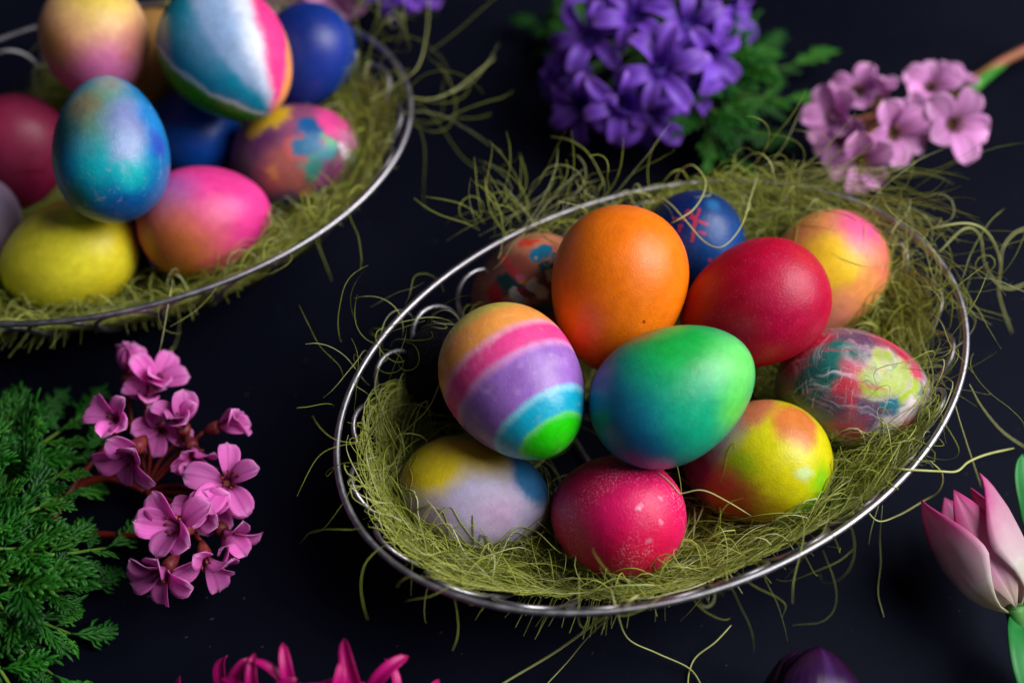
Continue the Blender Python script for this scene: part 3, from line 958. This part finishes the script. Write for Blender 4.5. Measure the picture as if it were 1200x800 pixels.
strand('grass strand dipping across the dark blue egg to the rear rim', [(740, 240, .056), (768, 231, .064), (784, 238, .066), (802, 257, .066), (824, 282, .064), (842, 290, .064), (857, 281, .064), (871, 260, .064), (880, 230, .062), (889, 203, .060)], .00024, ('bstars', 'orange', 'red'))
strand('blurred grass strand reaching up right from the back basket rim', [(430, 120, .048), (466, 98, .052), (490, 78, .056), (520, 112, .05), (478, 120, .05)][:3] + [(500, 40, .05), (503, 0, .044), (506, -20, .04)], .00020)
strand('blurred grass strand sticking out right from the back basket', [(478, 113, .05), (505, 116, .05), (535, 104, .048), (580, 68, .044)], .00022)
strand('grass strand hanging from the back basket onto the table', [(206, 352, .05), (210, 378, .02), (206, 402, .004), (194, 418, .002)], .00022)
strand('fine grass strand lying across the pastel egg in the front basket', [(470, 572, .030), (500, 586, .05), (520, 612, .045), (540, 640, .03)], .00016, ('pastel',))
strand('fine grass strand crossing the dark gap by the striped egg', [(455, 520, .036), (478, 502, .040), (502, 478, .046), (516, 448, .05)], .00018, ('navy', 'striped'))
strand('grass strand bridging the raspberry egg and the yellow blotched egg', [(762, 560, .046), (790, 578, .044), (822, 574, .046), (850, 586, .042), (880, 604, .034)], .00022, ('pinkfront', 'ymulti', 'green'))

# ------------------------------------------------------------------ petals and blossoms


def petal_mesh(name, mat, L, W, s0=.62, base_w=.18, phi0=55, phi1=-5, cup=.25, nu=9, nv=7, tip=2.0, wave=0.0, seed=0, twist=0.0):
    """a petal growing along +x from the origin, its upper face toward +z"""
    rng = random.Random(seed)
    V, UV, F = [], [], []
    x = z = 0.0
    ph = [rng.uniform(0, 6.28) for _ in range(3)]
    for i in range(nu + 1):
        s = i / nu
        a = R(phi0 + (phi1 - phi0) * s)
        if i:
            x += L / nu * math.cos(a)
            z += L / nu * math.sin(a)
        if s < s0:
            wd = W * (base_w + (1 - base_w) * math.sin(math.pi / 2 * s / s0) ** 1.2)
        else:
            wd = W * max(1 - ((s - s0) / (1 - s0)) ** tip, 0) ** (1 / tip)
        wd = max(wd, W * .05)
        for j in range(nv + 1):
            v = 2 * j / nv - 1
            up = cup * wd * v * v + wave * L * math.sin(5 * s + 3 * v + ph[0]) * s
            y = wd * v
            tw = twist * s
            y2, u2 = y * math.cos(tw) - up * math.sin(tw), y * math.sin(tw) + up * math.cos(tw)
            V.append((x - u2 * math.sin(a), y2, z + u2 * math.cos(a)))
            UV.append((v, s))
    for i in range(nu):
        for j in range(nv):
            k = i * (nv + 1) + j
            F.append((k, k + nv + 1, k + nv + 2, k + 1))
    return mesh_data(name, V, F, mat, True, UV)


def solid(o, th):
    md = o.modifiers.new("thickness", 'SOLIDIFY')
    md.thickness = th
    md.offset = 0
    return o


def throat_mesh(name, mat, r, h, length, stamens=5, spread=.5, seed=0):
    """flower tube with stamens standing in it, along +z, mouth near z=0"""
    rng = random.Random(seed)
    mb = MB()
    mb.add(tube([(0, 0, -length), (0, 0, -length * .6), (0, 0, -length * .2), (0, 0, .0002)], [r * .35, r * .7, r * .95, r * .8], 8))
    for k in range(stamens):
        a = 2 * math.pi * k / stamens + rng.uniform(-.3, .3)
        rr = r * .5
        hh = h * rng.uniform(.75, 1.1)
        p = [(rr * math.cos(a) * .5, rr * math.sin(a) * .5, -.0008), (rr * math.cos(a) * (1 + spread * .5), rr * math.sin(a) * (1 + spread * .5), hh * .55), (rr * math.cos(a) * (1 + spread), rr * math.sin(a) * (1 + spread), hh)]
        mb.add(tube(p, [.00022, .0002, .00018], 4))
        q = np.array(p[2])
        mb.add(tube([q + [0, 0, -.0004], q, q + [0, 0, .0006]], [.0003, .00055, .0002], 5))
    return mesh_data(name, mb.v, mb.f, mat)


def floret(parent, loc, face, throat_me, petal_mes, count, seed, size=1.0, twist=None, open_=0.0, r0=.001, th=.00014, jit=1.0):
    """a blossom: its throat is the part, its petals hang under it"""
    rng = random.Random(seed)
    o = link(bpy.data.objects.new("floret", throat_me), parent)
    o.rotation_mode = 'QUATERNION'
    q = quat_z(face)
    q = q @ Quaternion((0, 0, 1), twist if twist is not None else rng.uniform(0, 6.28))
    o.rotation_quaternion = q
    o.location = Vector(loc) - parent.location
    o.scale = (size,) * 3
    for k in range(count):
        a = 2 * math.pi * k / count + rng.uniform(-.12, .12)
        me = petal_mes[rng.randrange(len(petal_mes))]
        c = solid(link(bpy.data.objects.new("petal", me), o), th)
        c.rotation_mode = 'QUATERNION'
        c.rotation_quaternion = Quaternion((0, 0, 1), a) @ Quaternion((0, 1, 0), open_ + jit * rng.uniform(-.55, .32)) @ Quaternion((1, 0, 0), jit * rng.uniform(-.45, .45))
        c.location = (r0 * math.cos(a), r0 * math.sin(a), (k % 2) * .0003)
        s = rng.uniform(.9, 1.1)
        c.scale = (s, s * rng.uniform(.9, 1.1), s)
    return o


def stem(name, parent, pts, rad, mat, sides=8):
    P = spline(pts, 6) - np.array(parent.location)
    r = np.interp(np.linspace(0, 1, len(P)), np.linspace(0, 1, len(rad)), rad)
    return mesh(name, *tube(P, r, sides), mat, parent)


def cam_dir(x, y, z):
    """direction given as right, up in the picture, toward the viewer"""
    v = x * RT + y * UP - z * FW
    return v / np.linalg.norm(v)


# --- pink bergenia heads
M_BERG = petal_material("bergenia_petal", '8A4070', 'E29CDA', 'F0BCE8', 'B858A8', rough=.55, transl=.35, vein_amt=.45)
M_BERG2 = petal_material("bergenia_petal_deep", '8A1850', 'F27CD8', 'F8A8E8', 'C03CA4', rough=.55, vein_amt=.5, transl=.4)
M_THROAT_G = plant_material("bergenia_throat_green", '8A7A20', '6A5A18', transl=.1)
M_THROAT_R = plant_material("bergenia_throat_red", '6A1230', '7A3A28', transl=.1, scale=500)
M_STEM_RED = plant_material("red_stem", '7A1E18', '5A1812', transl=.05)
M_STEM_PINK = plant_material("pink_stem", 'C0705A', 'A87848', transl=.1)
M_GREEN = plant_material("leaf_green", '2E7A24', '4A9A38', transl=.25)

PB1 = [petal_mesh("bergenia_petal", M_BERG, .0130, .0048, s0=.66, base_w=.14, phi0=66, phi1=-8, cup=.34, wave=.035, seed=i) for i in range(4)]
PB2 = [petal_mesh("bergenia_petal_deep", M_BERG2, .0118, .0038, s0=.66, base_w=.14, phi0=66, phi1=-8, cup=.36, wave=.035, seed=10 + i) for i in range(4)]
TH_G = throat_mesh("floret", M_THROAT_G, .0026, .0045, .006, 8, .8, 3)
TH_R = throat_mesh("floret", M_THROAT_R, .0026, .0045, .006, 8, .8, 4)


def flower_head(name, label, cat, root_px, z, specs, throat, petals, count, stem_mat, stem_r, hub, group=None, r0=.001, stalk_name="stalk", th=.00014, jit=1.0):
    root = empty(name, at(*root_px, z))
    hubp = at(*hub)
    for i, sp in enumerate(specs):
        px, py, zz, dx, dy, dz = sp[:6]
        size = sp[6] if len(sp) > 6 else 1.0
        op = sp[7] if len(sp) > 7 else 0.0
        p = at(px, py, zz)
        f = cam_dir(dx, dy, dz)
        floret(root, p, f, throat, petals, count, i * 7 + len(label), size, None, op, r0, th, jit)
        back = p - f * .006 * size
        mid = (back + hubp) / 2 - f * .003
        mid[2] = max(mid[2], .002)
        stem(stalk_name, root, [hubp, mid, back], [stem_r, stem_r * .8, stem_r * .8], stem_mat, 6)
    tag(root, label, cat, group)
    return root


F_LEFT = [  # px, py, z, facing (right, up, toward viewer), size, opening
    (150, 440, .022, .10, .90, .25, 1.05, -.60), (180, 452, .022, .45, .55, .6, 1.05, -.15), (140, 494, .028, -.35, .35, .8, .95, 0),
    (158, 526, .030, -.25, -.45, .75, 1.15, -.2), (188, 500, .020, .25, -.1, .8, .95, -.2), (214, 500, .026, .0, .45, .7, 1.05, -.35), (226, 524, .022, .45, -.55, .5, .95, -.25), (256, 500, .024, .85, .25, .35, .95, -.4),
    (266, 566, .028, .35, .35, .8, 1.15, 0), (250, 588, .020, .5, -.5, .6, 1.0, -.3), (212, 618, .032, -.3, .25, .9, 1.2, -.05), (195, 666, .026, -.35, -.55, .65, 1.05, .05),
    (240, 652, .022, .3, -.65, .55, 1.0, -.2), (262, 622, .022, .7, -.4, .5, 1.0, -.3), (240, 600, .024, .1, .3, .9, 1.0, -.1), (222, 560, .018, .1, .5, .6, .6, -.9), (172, 470, .018, .0, .5, .7, .9, -.3),
]
fl = flower_head("bergenia_blossom", 'cluster of magenta pink bergenia blossoms on red stems beside the green sprig', 'flower', (200, 560), 0.0, F_LEFT, TH_R, PB2, 5, M_STEM_RED, .0009, (170, 575, .010), "pink blossom clusters")
stem("stem", fl, [at(30, 615, .006), at(80, 575, .008), at(125, 560, .009), at(170, 575, .010)], [.0018, .0016, .0013, .0011], M_STEM_RED)
stem("stem", fl, [at(60, 612, .010), at(90, 563, .012), at(118, 530, .014), at(142, 500, .018)], [.0012, .0011, .001, .0009], M_STEM_RED)
stem("stem", fl, [at(70, 626, .006), at(120, 626, .008), at(165, 628, .012), at(208, 622, .022)], [.0013, .0012, .0011, .0009], M_STEM_RED)

F_RIGHT = [
    (1006, 112, .028, -.35, .35, .85, 1.0, 0), (978, 140, .028, -.4, .1, .9, 1.0, 0), (1044, 156, .034, .05, -.2, .95, 1.1, 0), (1112, 147, .034, .25, -.1, .95, 1.22, .05),
    (1088, 108, .026, -.05, .35, .8, 1.0, 0), (1116, 106, .022, .2, .75, .5, .9, -.2), (1004, 186, .030, .05, -.45, .85, 1.1, -.1), (1032, 118, .030, .1, .8, .4, .8, -.55), (1070, 140, .024, .0, .0, 1, .9, 0), (984, 164, .022, -.3, -.2, .9, .95, 0),
]
fr = flower_head("bergenia_blossom", 'cluster of pale pink bergenia blossoms at upper right with a pinkish green stem', 'flower', (1050, 140), 0.0, F_RIGHT, TH_G, PB1, 5, M_STEM_PINK, .0010, (1062, 122, .012), "pink blossom clusters", jit=.45)
stem("stem", fr, [at(1062, 124, .012), at(1085, 98, .018), at(1110, 92, .018), at(1140, 92, .016), at(1175, 72, .014), at(1230, 46, .012)], [.0010, .0011, .0012, .0014, .0019, .0022], M_STEM_PINK)
stem("stem", fr, [at(1112, 150, .026), at(1124, 118, .016), at(1140, 96, .016)], [.0010, .0011, .0012], M_STEM_PINK)
stem("bract", fr, [at(1122, 108, .014), at(1138, 104, .016), at(1156, 90, .016), at(1180, 74, .0125)], [.0005, .0026, .0022, .0008], M_GREEN)

F_TOP = [(338, -4, .03, .0, -.3, .9, .9, 0), (388, -10, .03, .1, -.3, .9, 1.0, 0), (360, -24, .03, .1, .2, .9, 1.0, 0), (402, -8, .025, .4, -.4, .8, .9, 0)]
ft = flower_head("bergenia_blossom", 'pink blossoms cut off by the top edge behind the back basket', 'flower', (370, -20), 0.0, F_TOP, TH_G, PB1, 5, M_STEM_PINK, .0010, (370, -40, .010), "pink blossom clusters")
stem("stem", ft, [at(370, -40, .010), at(400, -70, .006), at(440, -100, .003)], [.0012, .0015, .0018], M_STEM_PINK)

# --- hyacinths
M_HYA = petal_material("hyacinth_violet", '6432AE', '8450D4', 'A878E4', '481EA0', rough=.45, vein_amt=.6, veins=4)
M_HYA_TH = plant_material("hyacinth_throat_violet", '4A2A98', '5A38B0', transl=.1)
M_HYM = petal_material("hyacinth_magenta", '8A0854', 'BC1076', 'A81C60', '6A0440', rough=.35, vein_amt=.5, veins=4)
M_HYM_TH = plant_material("hyacinth_throat_magenta", '8A0A50', 'A01468', transl=.1)
M_HSTEM = plant_material("hyacinth_stem", '3E6A24', '2E5420', transl=.1)
PH = [petal_mesh("hyacinth_petal", M_HYA, .0150, .0032, s0=.58, base_w=.55, phi0=66, phi1=-58, cup=.35, nu=10, nv=5, seed=i, twist=(-.3, .1, .35)[i]) for i in range(3)]
PM = [petal_mesh("hyacinth_petal_magenta", M_HYM, .0165, .0019, s0=.45, base_w=.6, phi0=72, phi1=-32, cup=.55, nu=10, nv=5, seed=i, twist=(-.3, .15, .3)[i]) for i in range(3)]
TH_V = throat_mesh("floret", M_HYA_TH, .0036, .003, .010, 6, .2, 5)
TH_M = throat_mesh("floret", M_HYM_TH, .0034, .003, .010, 6, .2, 6)
F_HYA = [
    (692, 46, .042, -.35, .15, .9, 1.1), (668, 82, .026, -.85, -.1, .5, 1.0), (690, 122, .030, -.45, -.45, .75, 1.1), (726, 118, .036, -.1, -.35, .9, 1.05), (757, 134, .030, .1, -.65, .7, 1.1),
    (772, 82, .048, .05, -.05, 1, 1.15), (803, 30, .050, .15, .15, .95, 1.15), (826, 62, .042, .5, -.15, .8, 1.1), (852, 16, .036, .75, .1, .6, 1.15), (742, 22, .050, -.1, .25, .95, 1.1),
    (806, 102, .034, .4, -.5, .75, 1.0), (700, 4, .038, -.4, .4, .8, 1.0), (770, -12, .048, 0, .4, .9, 1.1), (830, -18, .040, .4, .4, .8, 1.1), (655, 108, .016, -.8, -.5, .3, .9),
]
hy = flower_head("hyacinth", 'violet blue hyacinth head lying at the top beside green foliage', 'flower', (765, 60), 0.0, F_HYA, TH_V, PH, 6, M_HSTEM, .0013, (768, 40, .020), "hyacinths", r0=.0026)
stem("stem", hy, [at(752, 120, .018), at(766, 60, .020), at(790, -40, .016), at(820, -120, .008)], [.002, .0035, .004, .004], M_HSTEM)

F_HYM = [
    (272, 828, .030, -.45, .60, .7, 1.0), (308, 838, .034, -.1, .55, .85, 1.05), (345, 822, .036, -.05, .6, .8, 1.15), (385, 838, .036, .1, .45, .9, 1.0), (424, 826, .036, .2, .55, .8, 1.1), (462, 834, .028, .65, .4, .65, 1.0),
    (246, 844, .022, -.7, .2, .6, .9), (330, 876, .046, 0, .1, 1, 1.0), (400, 876, .046, 0, .1, 1, 1.0),
]
hm = flower_head("hyacinth", 'magenta hyacinth petals rising from the bottom edge of the picture', 'flower', (355, 850), 0.0, F_HYM, TH_M, PM, 6, M_HSTEM, .0013, (360, 870, .020), "hyacinths", r0=.0024)
stem("stem", hm, [at(360, 850, .020), at(362, 900, .018), at(370, 980, .008)], [.0035, .004, .004], M_HSTEM)

F_VT = [(462, -16, .034, -.1, -.5, .8, 1.0), (486, -20, .030, .3, -.4, .8, 1.0), (440, -30, .034, -.3, .0, .9, 1.0)]
hv = flower_head("hyacinth", 'violet petals just showing at the top edge right of the back basket', 'flower', (470, -30), 0.0, F_VT, TH_V, PH, 6, M_HSTEM, .0013, (470, -50, .018), "hyacinths", r0=.0026)
stem("stem", hv, [at(470, -45, .018), at(490, -90, .010), at(510, -130, .005)], [.003, .0035, .0035], M_HSTEM)

# --- tulips


def tulip_petal(name, mat, L, Rm, prof, hw, lift=1.0, curl=.0, nu=16, nv=10, seed=0, point=(1.9, .9)):
    """one petal of a closed bloom whose axis is +z; the petal is centred on +x"""
    rng = random.Random(seed)
    ph = rng.uniform(0, 6)
    V, UV, F = [], [], []
    for i in range(nu + 1):
        s = i / nu
        r = Rm * np.interp(s, *prof) * lift
        wd = hw * (min(1, (s / .45)) ** .6 if s < .45 else max(1 - ((s - .45) / .55) ** point[0], 0) ** point[1])
        wd = max(wd, .012)
        for j in range(nv + 1):
            v = 2 * j / nv - 1
            a = v * wd
            rr = r * (1 + .10 * v * v * s * (1 - s) * 2 + .05 * math.sin(4 * s + 3 * v * (1 - s) + ph) * s) - .0016 * math.exp(-(v / .12) ** 2) * s * (1 - s) * 2 + curl * max(s - .8, 0) * 5 * Rm * .3
            zz = L * s - .05 * L * v * v * s * (1 - s) + .012 * L * math.sin(7 * v + ph) * s * (1 - s)
            V.append((rr * math.cos(a), rr * math.sin(a), zz))
            UV.append((v, s))
    for i in range(nu):
        for j in range(nv):
            k = i * (nv + 1) + j
            F.append((k, k + 1, k + nv + 2, k + nv + 1))
    return mesh_data(name, V, F, mat, True, UV)


def tulip(label, face, base, direction, L, Rm, prof, mat, mat_in, stem_pts, stem_mat, twist, hw=(1.0, .95), lifts=(1.0, .86), curl=.1, point=(1.9, .9)):
    root = empty("tulip", (base[0], base[1], 0))
    ax = np.asarray(direction) / np.linalg.norm(direction)
    fx = np.asarray(face) - ax * np.dot(face, ax)
    fx /= np.linalg.norm(fx)
    fy = np.cross(ax, fx)
    q = Matrix(((fx[0], fy[0], ax[0]), (fx[1], fy[1], ax[1]), (fx[2], fy[2], ax[2]))).to_quaternion()
    for k in range(6):
        outer = k % 2 == 0
        me = tulip_petal("tulip_petal", mat if outer else mat_in, L * (1 if outer else .96), Rm, prof, hw[0] if outer else hw[1], lifts[0] if outer else lifts[1], curl, seed=k, point=point)
        o = solid(link(bpy.data.objects.new("petal", me), root), .0005)
        o.rotation_mode = 'QUATERNION'
        o.rotation_quaternion = q @ Quaternion((0, 0, 1), twist + k * math.pi / 3)
        o.location = Vector(base) - root.location
    stem("stem", root, stem_pts, [.0030, .0032, .0034], stem_mat, 10)
    tag(root, label, 'flower', 'tulips')
    return root


M_TUP = petal_material("tulip_pink", 'D8D4A8', 'F4ECEA', 'EA7CBC', 'F0DCE4', edge='E65CAA', rough=.42, vein_amt=.16, veins=26, blend=.18, transl=.4)
M_TUP2 = petal_material("tulip_pink_inner", 'D8D0B0', 'F2B4D4', 'E858A6', 'F0BCD4', edge='E2489A', rough=.42, vein_amt=.3, veins=14, blend=.34, transl=.35)
M_TUD = petal_material("tulip_purple", '1A0418', '2A0838', '340E38', '4E2C6C', edge='1C041E', rough=.38, vein_amt=.5, veins=14, transl=.12)
M_TSTEM = plant_material("tulip_stem", '3A7E34', '5A9A50', transl=.15, var=.1)
PROF = ([0, .08, .25, .45, .7, .9, 1.0], [.22, .56, .86, 1.0, 1.02, .96, .90])
bt = at(1190, 714, .020)
dirp = at(1116, 584, .028) - bt
tulip('pink and white tulip at the right edge, its petals pointing up left', -FW, bt, dirp, .0412, .0126, PROF, M_TUP, M_TUP2,
      [bt - dirp / np.linalg.norm(dirp) * (-.001), at(1198, 745, .014), at(1216, 800, .008), at(1240, 880, .004)], M_TSTEM, 1.00, hw=(1.0, .85), lifts=(1.0, .78), curl=.05, point=(1.6, .95))
bd = at(948, 906, .020)
dird = at(952, 796, .024) - bd
tulip('dark purple tulip top rising from the bottom edge', -FW, bd, dird, .036, .0158, ([0, .08, .25, .45, .7, .9, 1.0], [.22, .6, .95, 1.0, .9, .62, .34]), M_TUD, M_TUD,
      [bd, at(948, 950, .014), at(946, 1010, .006)], M_TSTEM, 0.12, hw=(1.05, 1.0), curl=-.1, point=(2.8, .5))


def strap_leaf(label, pts, width, thick, mat):
    """a long folded leaf lying along the points"""
    P = spline(pts, 6)
    T, N, Bn = frames(P)
    n = len(P)
    V, F = [], []
    for i in range(n):
        s = i / (n - 1)
        wd = width * math.sin(math.pi * min(.06 + .94 * s, 1.0)) ** .55 if s < 1 else width * .03
        side = np.cross(T[i], [0, 0, 1.0]); side /= np.linalg.norm(side)
        upv = np.cross(side, T[i])
        for j in range(7):
            v = j / 3 - 1
            V.append(P[i] + side * wd * v + upv * (abs(v) ** 1.6) * wd * .55)
    for i in range(n - 1):
        for j in range(6):
            k = i * 7 + j
            F.append((k, k + 1, k + 8, k + 7))
    o = mesh("tulip_leaf", V, F, mat)
    solid(o, thick)
    return tag(o, label, 'leaf', 'tulip leaves')


M_TLEAF = plant_material("tulip_leaf", '1E7434', '2E8A44', rough=.42, transl=.2, scale=60, var=.1)
strap_leaf('green tulip leaf tip at the right edge above the pink tulip', [at(1222, 640, .014), at(1214, 600, .020), at(1206, 565, .026), at(1198, 532, .030)], .0075, .0006, M_TLEAF)
strap_leaf('green tulip leaf in the lower right corner under the pink tulip', [at(1196, 724, .016), at(1206, 760, .022), at(1213, 800, .020), at(1226, 860, .008)], .0075, .0006, M_TLEAF)

# --- feathery green sprigs
M_FERN = [plant_material("feathery_green_%d" % i, a, b, rough=.5, transl=.25, scale=240, var=.35) for i, (a, b) in enumerate((('165410', '266A18'), ('1E6216', '3E7E22'), ('0E460E', '1C5A14')))]
M_RACHIS = plant_material("sprig_stem", '5A7A2A', '3E6A20', transl=.1)


def leaflet_mesh(seed, mat):
    """a side frond along +x: a fine midrib with forked narrow lobes, one joined mesh"""
    rng = random.Random(seed)
    mb = MB()
    n = 6
    L = .020
    bend = rng.uniform(-.25, .25)
    path = [np.array([L * s, bend * L * s * s, .12 * L * math.sin(2.4 * s)]) for s in np.linspace(0, 1, 9)]
    mb.add(tube(path, np.linspace(.0007, .0003, 9), 4))
    for k in range(n):
        s = .14 + .84 * k / (n - 1)
        i = min(int(s * 8), 7)
        p0 = path[i] + (path[i + 1] - path[i]) * (s * 8 - i)
        t = path[i + 1] - path[i]
        base_a = math.atan2(t[1], t[0])
        for sg in ((-1, 1) if k < n - 1 else (0,)):
            ln = (.0122 - .0060 * s) * rng.uniform(.8, 1.2)
            ang = base_a + sg * R(rng.uniform(24, 42))
            up = rng.uniform(-.1, .5)
            q = [p0]
            for m in range(1, 5):
                a2 = ang - sg * .13 * m
                q.append(q[-1] + ln / 4 * np.array([math.cos(a2), math.sin(a2), up * (.7 - .25 * m)]))
            mb.add(tube(q, [.0006, .00095, .00105, .0009, .00035], 5, flat=.5))
            if ln > .0052 and sg:
                for f in (-1, 1):
                    b = q[2]
                    a3 = ang + f * .6
                    c = [b, b + ln * .25 * np.array([math.cos(a3), math.sin(a3), up * .3]), b + ln * .46 * np.array([math.cos(a3 - f * .3), math.sin(a3 - f * .3), up * .1])]
                    mb.add(tube(c, [.0006, .00095, .0004], 5, flat=.5))
    return mesh_data("leaflet", mb.v, mb.f, mat)


LEAFLETS = [leaflet_mesh(i, M_FERN[i % 3]) for i in range(6)]


def sprig(label, root_px, z, fronds, seed, group='feathery green sprigs', k_leaf=1.0):
    """thing > frond (its rib) > leaflet"""
    rng = random.Random(seed)
    root = empty("fern_sprig", at(*root_px, 0))
    rl = np.array(root.location)
    for (b, m, tp, size) in fronds:
        P = spline([at(*b), at(*m), at(*tp)], 10)
        n = len(P)
        fr = mesh("frond", *tube(P - rl, np.linspace(.0011, .0004, n), 6), M_RACHIS, root)
        T = np.gradient(P, axis=0)
        ln = np.linalg.norm(np.diff(P, axis=0), axis=1).sum()
        cnt = max(5, int(ln / .0088 * k_leaf))
        for k in range(cnt + 1):
            s = .06 + .94 * k / cnt
            f = s * (n - 1)
            i = min(int(f), n - 2)
            p = P[i] + (P[i + 1] - P[i]) * (f - i)
            t = T[i] / np.linalg.norm(T[i])
            side = np.cross(t, [0, 0, 1.0]); side /= np.linalg.norm(side)
            upv = np.cross(side, t)
            for sg in ((-1, 1) if k < cnt else (0,)):
                a = sg * R(rng.uniform(34, 58))
                x = math.cos(a) * t + math.sin(a) * side + upv * rng.uniform(-.15, .45)
                x /= np.linalg.norm(x)
                zt = upv + rng.uniform(-.5, .5) * side
                y = np.cross(zt, x); y /= np.linalg.norm(y)
                zz = np.cross(x, y)
                o = link(bpy.data.objects.new("leaflet", LEAFLETS[rng.randrange(6)]), fr)
                sc = size * (1.15 - .75 * s if sg else .75) * rng.uniform(.8, 1.15)
                mt = Matrix(((x[0], y[0], zz[0]), (x[1], y[1], zz[1]), (x[2], y[2], zz[2]))).to_4x4()
                o.matrix_local = Matrix.Translation(Vector(p - rl)) @ mt @ Matrix.Scale(sc, 4)
    tag(root, label, 'foliage', group)
    return root


sprig('large feathery green sprig at the left edge below the back basket', (0, 640), 0, [
    ((-30, 560, .012), (10, 510, .016), (38, 494, .010), .95),
    ((-30, 580, .014), (35, 530, .020), (86, 494, .010), 1.0),
    ((-20, 610, .014), (50, 570, .018), (100, 530, .010), .8),
    ((-50, 620, .020), (30, 600, .026), (84, 580, .012), .9),
    ((-50, 640, .018), (50, 650, .026), (124, 642, .012), 1.0),
    ((-50, 660, .020), (30, 690, .026), (96, 690, .010), 1.0),
    ((-40, 680, .018), (30, 720, .022), (82, 742, .008), .95),
    ((-40, 700, .016), (10, 750, .020), (62, 790, .008), .95),
    ((-50, 720, .016), (-10, 770, .020), (24, 822, .008), .95),
    ((-60, 600, .026), (-10, 640, .032), (40, 640, .022), .9),
    ((-60, 560, .022), (-20, 540, .026), (14, 500, .018), .9),
    ((-60, 700, .024), (-20, 690, .030), (24, 740, .020), .9),
], 3)
sprig('feathery green sprig at the top, right of the violet hyacinth', (800, 110), 0, [
    ((790, 105, .010), (850, 90, .022), (926, 78, .012), 1.15),
    ((790, 105, .010), (845, 110, .024), (918, 118, .012), 1.15),
    ((790, 105, .010), (835, 130, .024), (884, 154, .012), 1.15),
    ((790, 105, .010), (820, 140, .022), (846, 180, .008), 1.1),
    ((800, 90, .012), (850, 66, .022), (886, 60, .012), 1.1),
], 8)
sprig('small green sprig peeping out left of the violet hyacinth', (650, 30), 0, [
    ((690, 40, .008), (662, 34, .012), (636, 32, .008), .7),
    ((690, 50, .008), (664, 52, .010), (646, 58, .006), .6),
], 9)
